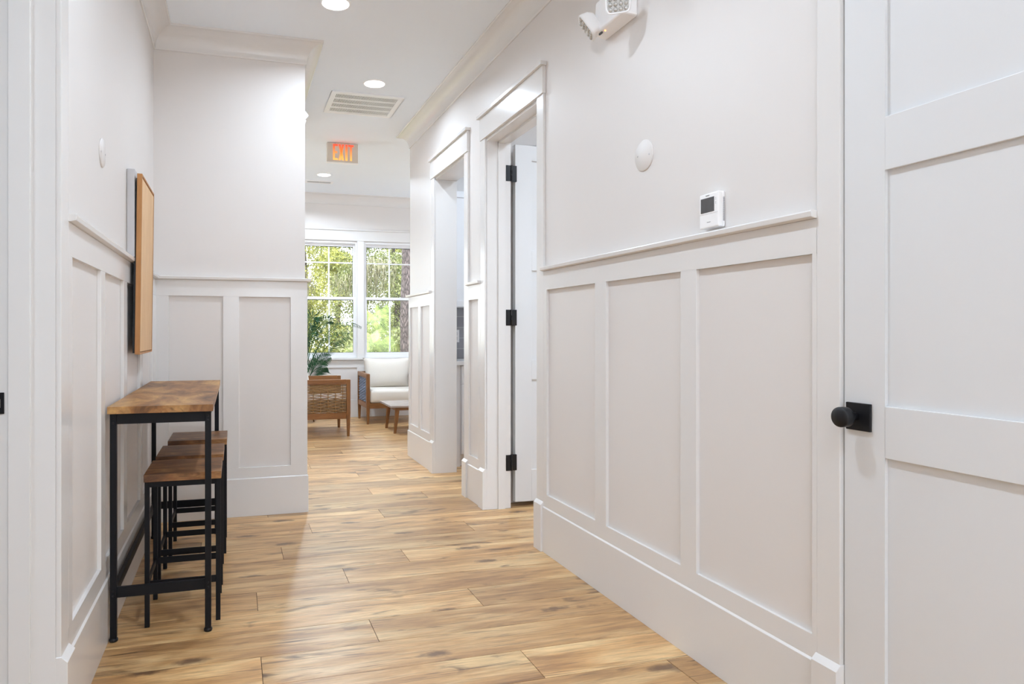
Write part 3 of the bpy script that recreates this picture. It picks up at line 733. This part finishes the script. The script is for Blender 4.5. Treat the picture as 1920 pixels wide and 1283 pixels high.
o = tag(MB().box((1.747, KF-.022, .874), (2.865, KB-.002, .908)).build('countertop', M['counter'], bevel=.002), 'pale stone countertop in the kitchenette', 'countertop')
for i, xa in enumerate((1.775, 2.275)):
    r = tag(empty('wall_cabinet', (xa, KB-.335, 1.378)), ['tall white wall cabinet seen through the kitchenette doorway', 'white wall cabinet further into the kitchenette'][i], 'cabinet', 'white wall cabinets')
    MB().box((0, .022, 0), (.497, .333, 1.03)).build('body', M['cabinet'], r)
    b = MB(); panel_front(b, .003, .494, .003, 1.027, .002); b.build('door', M['cabinet'], r, bevel=.001)
o = MB().box((1.747, KB-.008, .909), (3.2, KB-.0005, 1.376)).build('tile_backsplash', M['tile']); tag(o, 'grey tile backsplash behind the kitchenette counter', 'backsplash')
r = tag(empty('power_outlet', (1.985, KB-.008, 1.118)), 'white wall outlet on the grey tile backsplash', 'outlet')
MB().box((-.036, -.006, -.058), (.036, 0, .058)).build('cover', M['white'], r, bevel=.002)
b = MB(); b.box((-.017, -.0075, .006), (.017, -.0055, .036)); b.box((-.017, -.0075, -.036), (.017, -.0055, -.006)); b.build('sockets', M['grey_box'], r, bevel=.001)

# ------------------------------------------------------------------ sitting room furniture
def pillow(b, w, h, t, M_=None, n=22, pinch=.20, e=2.6):
    """soft cushion in the local XZ plane, thickness along Y"""
    V = []; idx = {}
    def P(u, v, s):
        k = max(0, (1-abs(u)**e)*(1-abs(v)**e))**.45
        q = 1+pinch*(u*u*v*v)-pinch*.6*(1-abs(u*v))*0
        x = u*w/2*(1-pinch*(1-v*v)*.5)*1.0; z = v*h/2*(1-pinch*(1-u*u)*.5)
        p = Vector((x, s*k*t/2, z)); return tuple(M_ @ p) if M_ else tuple(p)
    for s_ in (1, -1):
        vs = [P(-1+2*i/n, -1+2*j/n, s_) for i in range(n+1) for j in range(n+1)]
        fs = [(i*(n+1)+j, (i+1)*(n+1)+j, (i+1)*(n+1)+j+1, i*(n+1)+j+1) for i in range(n) for j in range(n)]
        b.quadmesh(vs, fs, True)
    return b
def armchair(loc, rz, wm):
    """faces local -Y; width .76, depth .68"""
    r = empty('armchair', loc, rz); W2, D = .38, .68; at = .63
    for sx in (-1, 1):
        xo = sx*(W2-.022)
        for y_, nm in ((.022, 'front_leg'), (D-.05, 'rear_leg')):
            b = MB(); t0 = .022; t1 = .0135; zt = at-.002 if nm == 'front_leg' else at
            b.hexa([(xo-t1, y_-t1, 0), (xo+t1, y_-t1, 0), (xo+t1, y_+t1, 0), (xo-t1, y_+t1, 0), (xo-t0, y_-t0, .26), (xo+t0, y_-t0, .26), (xo+t0, y_+t0, .26), (xo-t0, y_+t0, .26)])
            b.box((xo-t0, y_-t0, .26), (xo+t0, y_+t0, zt)); b.build(nm, M['teak'], r, bevel=.002)
        b = MB(); b.box((xo-.022, .044, at-.055), (xo+.022, D-.072, at)); b.build('arm', M['teak_arm'], r, bevel=.003)
        b = MB(); b.box((xo-.016, .044, .195), (xo+.016, D-.072, .262)); b.build('side_rail', M['teak_arm'], r, bevel=.002)
        # woven side: horizontal strands over upright stakes
        b = MB(); ya, yb, za, zb = .044, D-.072, .264, at-.057; ns = 7; nr = 18
        for i in range(ns): 
            yy = ya+(yb-ya)*(i+.5)/ns; b.box((xo-.004, yy-.006, za), (xo+.004, yy+.006, zb))
        for k in range(nr):
            zc = za+(zb-za)*(k+.5)/nr; pts = []; m_ = 64
            for i in range(m_+1):
                yy = ya+(yb-ya)*i/m_; ph = (yy-ya)/(yb-ya)*ns*PI
                pts.append((xo+.0105*math.sin(ph)*(1 if k % 2 else -1), yy, zc))
            b.tube(pts, .0077, n=6)
        b.build('woven_side', wm, r)
    b = MB(); b.box((-W2+.044, .005, .195), (W2-.044, .035, .262)); b.build('front_rail', M['teak_x'], r, bevel=.002)
    b = MB(); b.box((-W2+.044, D-.07, .195), (W2-.044, D-.04, .262)); b.box((-W2+.044, D-.065, .54), (W2-.044, D-.035, at))
    for i in range(9): xx = -W2+.09+i*(2*W2-.18)/8; b.box((xx-.008, D-.06, .262), (xx+.008, D-.045, .54))
    b.build('back_frame', M['teak_x'], r, bevel=.002)
    b = MB(); b.box((-W2+.046, .0, .262), (W2-.046, D-.07, .425)); o = b.build('seat_cushion', M['cream'], r, bevel=.035, seg=4)
    for p in o.data.polygons: p.use_smooth = True
    Mx = Matrix.Translation((0, D-.155, .605)) @ Matrix.Rotation(math.radians(-9), 4, 'X')
    b = MB(); pillow(b, .655, .42, .20, Mx); b.build('back_cushion', M['cream'], r)
    return r
M['teak_arm'], _, _ = wood('teak_arm', [srgb(100, 62, 26), srgb(140, 90, 44), srgb(160, 110, 58)], scale=2, axis='Y', rough=.4, knots=.1)
M['teak_x'], _, _ = wood('teak_rail', [srgb(96, 60, 26), srgb(132, 86, 42), srgb(152, 104, 54)], scale=2, axis='X', rough=.4, knots=.1)
a1 = armchair((1.962, 8.405, 0), 0, M['rattan_grey'])
tag(a1, 'cream cushioned armchair facing the camera below the right window', 'armchair', 'teak armchairs with woven sides')
a2 = armchair((1.235, 7.895, 0), PI/2, M['rattan'])
tag(a2, 'teak armchair with woven side seen from the side, cut off by the facing wall', 'armchair', 'teak armchairs with woven sides')

r = tag(empty('coffee_table', (2.10, 7.81, 0)), 'low teak coffee table with grey top and splayed legs', 'coffee table')
MB().box((-.41, -.31, .300), (.41, .31, .322)).build('tabletop', M['greywood'], r, bevel=.003)
b = MB(); b.box((-.34, -.25, .262), (.34, -.23, .300)); b.box((-.34, .23, .262), (.34, .25, .300)); b.box((-.345, -.23, .262), (-.325, .23, .300)); b.box((.325, -.23, .262), (.345, .23, .300)); b.build('apron', M['teak_x'], r, bevel=.001)
for sx in (-1, 1):
    for sy in (-1, 1):
        b = MB(); bx, by, tx, ty = sx*.345, sy*.225+.0, sx*.315, sy*.225
        b.hexa([(bx-.014, by-.014, 0), (bx+.014, by-.014, 0), (bx+.014, by+.014, 0), (bx-.014, by+.014, 0), (tx-.024, ty-.024, .300), (tx+.024, ty-.024, .300), (tx+.024, ty+.024, .300), (tx-.024, ty+.024, .300)])
        b.build('leg', M['teak'], r, bevel=.002)

# potted palm behind the left armchair
r = tag(empty('potted_palm', (.86, 8.80, 0)), 'dark green potted palm behind the woven armchair at the left window', 'plant')
b = MB().lathe([(.001, .12), (.12, .12), (.135, .16), (.165, .42), (.170, .44), (.155, .44), (.150, .41), (.001, .40)], n=36); b.build('pot', mat('pot_ceramic', srgb(214, 208, 198), .4), r)
for k in range(3):
    a = 2*PI*k/3+.3; MB().tube([(.10*math.cos(a), .10*math.sin(a), .13), (.125*math.cos(a), .125*math.sin(a), 0)], [.012, .008]).build('stand_leg', M['teak'], r)
MB().lathe([(.001, .40), (.150, .40), (.150, .412), (.001, .418)], n=30).build('soil', mat('soil', srgb(60, 44, 32), .95, noise=.4), r)
rr = random.Random(5)
def frond(tipx, tipy, tipz, sag, ll, wid=.0052, nl=30, basez=.45, tw=None):
    tw = rr.uniform(.9, 1.35) if tw is None else tw
    A = Vector((rr.uniform(-.03, .03), rr.uniform(-.03, .03), basez)); C_ = Vector((tipx, tipy, tipz)); Bc = Vector((tipx*.35, tipy*.35, max(tipz, .9)+sag))
    b = MB(); pts = []
    for i in range(21):
        t = i/20; pts.append(A*(1-t)**2+Bc*2*t*(1-t)+C_*t*t)
    b.tube(pts, [.006*(1-.8*i/20)+.001 for i in range(21)], n=5)
    for i in range(nl):
        t = .30+.70*(i+.5)/nl; k = min(19, int(t*20)); p = A*(1-t)**2+Bc*2*t*(1-t)+C_*t*t; d = (pts[k+1]-pts[k]).normalized()
        side = d.cross(Vector((0, 0, 1))).normalized(); upv = side.cross(d); side, upv = side*math.cos(tw)+upv*math.sin(tw), upv*math.cos(tw)-side*math.sin(tw)
        L_ = ll*(math.sin(PI*min(1, .18+t*.78)))**.7*rr.uniform(.9, 1.1)
        for s_ in (-1, 1):
            dr = (side*s_*.80+d*.62+upv*(.18)).normalized(); nrm = dr.cross(d).normalized(); wv = dr.cross(nrm).normalized()
            mid = p+dr*L_*.5+Vector((0, 0, -.01)); tip = p+dr*L_+Vector((0, 0, -.025)); wd = wid*rr.uniform(.8, 1.1)
            b.quadmesh([tuple(p), tuple(mid+wv*wd), tuple(tip), tuple(mid-wv*wd), tuple(mid+nrm*.003)], [(0, 1, 4), (1, 2, 4), (2, 3, 4), (3, 0, 4)])
    b.build('frond', M['palm'], r)
for f in [(.13, -.05, 1.30, .25, .20), (.36, -.02, 1.30, .12, .17), (.72, -.06, 1.22, .26, .07), (.55, -.04, 1.12, -.06, .19), (.26, -.12, .72, -.16, .20), (.34, .1, .84, -.1, .18),
          (-.25, -.1, 1.35, .25, .2), (-.5, .05, 1.1, .25, .2), (-.45, -.2, .8, .1, .2), (.05, -.3, 1.2, .3, .2), (.0, .2, 1.45, .2, .2), (.2, .15, 1.15, .15, .2), (-.3, .2, 1.2, .2, .2)]:
    frond(*f)

# ------------------------------------------------------------------ outside
gnd = MB().box((-30, YF+.14, -.35), (40, 60, -.30)).build('ground', M['dirt']); struct(gnd, 'sunlit ground outside the windows', 'ground')
def leafcloud(b, c, rad, n, ls, rr):
    for _ in range(n):
        while True:
            p = Vector((rr.uniform(-1, 1), rr.uniform(-1, 1), rr.uniform(-1, 1)))
            if p.length < 1: break
        if p.length < .6: p = p.normalized()*rr.uniform(.6, 1)
        p = Vector((c[0]+p.x*rad[0], c[1]+p.y*rad[1], c[2]+p.z*rad[2]))
        u = Vector((rr.gauss(0, 1), rr.gauss(0, 1), rr.gauss(0, 1))).normalized(); v = u.cross(Vector((rr.gauss(0, 1), rr.gauss(0, 1), rr.gauss(0, 1)))).normalized()
        s = ls*rr.uniform(.6, 1.3)
        o = len(b.v); b.v += [tuple(p-u*s), tuple(p+v*s*.45), tuple(p+u*s), tuple(p-v*s*.45)]; b.f.append((o, o+1, o+2, o+3)); b.smooth.append(False)
def tree(x, y, h, r_, m, label, seed, trunk=.12, n=420, ls=.052, low=0, clumps=34):
    rr = random.Random(seed); r = tag(empty('tree', (x, y, -.3)), label, 'tree', 'trees outside the windows')
    MB().tube([(0, 0, 0), (.1, 0, h*.35), (-.05, .1, h*.7), (0, 0, h*.9)], [trunk, trunk*.8, trunk*.5, trunk*.2], n=10).build('trunk', M['bark'], r)
    b = MB()
    for k in range(clumps):
        a = rr.uniform(0, 2*PI); q = rr.uniform(.1, 1)**.6*r_; z = low+(h-low)*rr.uniform(.02, 1)
        f = 1-.5*abs(z/h-.5)
        leafcloud(b, (q*f*math.cos(a), q*f*math.sin(a), z), (rr.uniform(.4, .8), rr.uniform(.4, .8), rr.uniform(.3, .6)), n, ls, rr)
    b.build_fast('foliage', m, r); return r
def build_fast(s, name, m, parent):
    me = bpy.data.meshes.new(name); me.from_pydata(s.v, [], s.f); me.materials.append(m); o = bpy.data.objects.new(name, me); COL.objects.link(o); o.parent = parent; return o
MB.build_fast = build_fast
TS = [(.5, 17.0, 5.0, 'leaf_yellow', 'yellow-green tree at the left edge of the left window'),
      (3.1, 17.2, 5.2, 'leaf_green', 'mid-green tree hung with moss behind the right window'),
      (5.9, 17.0, 5.6, 'leaf_dark', 'dark green tree right of the pine trunk'),
      (-.8, 20.8, 6.0, 'leaf_green', 'green tree in the second row beyond the left wall'),
      (2.0, 20.6, 6.2, 'leaf_yellow', 'yellow-green tree in the second row behind the left window'),
      (4.8, 20.8, 6.2, 'leaf_green', 'mid-green tree in the second row behind the pine trunk'),
      (3.5, 24.6, 7.2, 'leaf_yellow', 'tall pale tree farthest back in the middle'),
      (.7, 24.4, 7.0, 'leaf_green', 'tall green tree farthest back at the left'),
      (6.4, 24.6, 7.0, 'leaf_yellow', 'tall yellow-green tree farthest back at the right')]
trees = []
for i, (x, y, h, m_, lab) in enumerate(TS):
    trees.append(tree(x, y, h, .72, M[m_], lab, i+1, n=560, clumps=48, ls=.036 if y < 23 else .06))
def shrub(x, y, h, m, label, seed):
    rr = random.Random(seed); b = MB()
    for k in range(12): leafcloud(b, (rr.uniform(-.8, .8), rr.uniform(-.5, .5), rr.uniform(.2, h)), (.45, .4, .35), 260, .06, rr)
    r = tag(empty('shrub', (x, y, -.3)), label, 'shrub', 'shrubs outside the windows'); b.build_fast('foliage', m, r)
shrub(.1, 14.6, 1.3, M['leaf_yellow'], 'low yellow-green shrub left of the others outside', 13)
shrub(2.65, 14.6, 1.3, M['leaf_green'], 'low green shrub behind the palmettos', 11)
shrub(5.2, 14.6, 1.4, M['leaf_yellow'], 'yellow-green shrub right of the pine trunk', 12)
# pine trunk
b = MB(); R = []; rr = random.Random(9)
for i in range(40):
    z = i*.16; rad = .205-.001*i; ring = []
    for j in range(28):
        a = 2*PI*j/28; q = rad*(1+.05*math.sin(5*a+i*.5)+rr.uniform(-.035, .035)); ring.append((q*math.cos(a)+.002*i, q*math.sin(a), z))
    R.append(ring)
b.rings(R); o = b.build('pine_trunk', M['bark'], loc=(3.30, 13.0, -.3)); tag(o, 'rough pine trunk standing just outside the right window', 'tree trunk')
# hanging moss
def moss(par, x, y, z, n, ln, seed):
    rr = random.Random(seed); b = MB()
    for _ in range(n):
        px, py = rr.gauss(0, .28), rr.gauss(0, .2); l_ = ln*rr.uniform(.4, 1)*max(.2, 1-abs(px)*1.1); pts = []; z0 = rr.uniform(-.1, .15)
        for i in range(6): pts.append((px+rr.gauss(0, .02)+.02*math.sin(i+px*30), py+rr.gauss(0, .015), z0-l_*i/5))
        b.tube(pts, [.005, .007, .006, .005, .004, .001], n=3)
    tag(b.build('hanging_moss', M['moss'], par, loc=(x, y, z)), kind='stuff')
moss(trees[1], .12, -1.35, 3.1, 120, 1.3, 21)
moss(trees[1], -.5, -1.2, 2.7, 60, .9, 22)
moss(trees[4], -.2, -1.2, 3.0, 110, 1.2, 23)
# palmetto: fans of narrow blades
def palmetto(x, y, label, fans, seed):
    rr = random.Random(seed); r = tag(empty('palmetto', (x, y, -.3)), label, 'palmetto', 'palmettos outside the windows')
    for (fx, fy, fz, rad, nx, ny, nz) in fans:
        rad *= .88
        b = MB(); c = Vector((fx, fy, fz)); nn = Vector((nx, ny, nz)).normalized(); u = nn.cross(Vector((0, 0, 1))).normalized(); v = u.cross(nn)*-1
        b.tube([(0, 0, 0), tuple(c*.55+Vector((0, 0, .12))), tuple(c)], [.012, .009, .007], n=5)
        N = 46
        for i in range(N):
            a = -2.2+4.4*i/(N-1); d = (v*math.cos(a)+u*math.sin(a)).normalized(); w_ = d.cross(nn).normalized(); L_ = rad*rr.uniform(.85, 1.05)*(1-.18*abs(a)/2.2)
            p0 = c; p1 = c+d*L_*.5+nn*.05*L_; p2 = c+d*L_+Vector((0, 0, -.12*L_))+nn*.02
            b.quadmesh([tuple(p0+w_*.003), tuple(p1+w_*.0075), tuple(p2), tuple(p1-w_*.0075), tuple(p0-w_*.003)], [(0, 1, 2, 3, 4)])
        b.build('fan_leaf', M['palmetto'], r)
palmetto(2.55, 12.9, 'large palmetto fans outside the lower right window', [(-.02, -.1, 1.78, .50, -.15, -1, .35), (.14, -.2, 1.28, .46, .2, -1, .5), (-.20, .1, 1.15, .45, -.5, -1, .5), (.05, -.25, .85, .5, .1, -1, .8), (.18, .2, 1.6, .40, .5, -.8, .4), (.16, -.1, .95, .40, .5, -1, .3), (-.1, -.3, 1.4, .45, -.2, -1, .6), (.2, .1, 1.9, .34, .3, -1, .1)], 31)
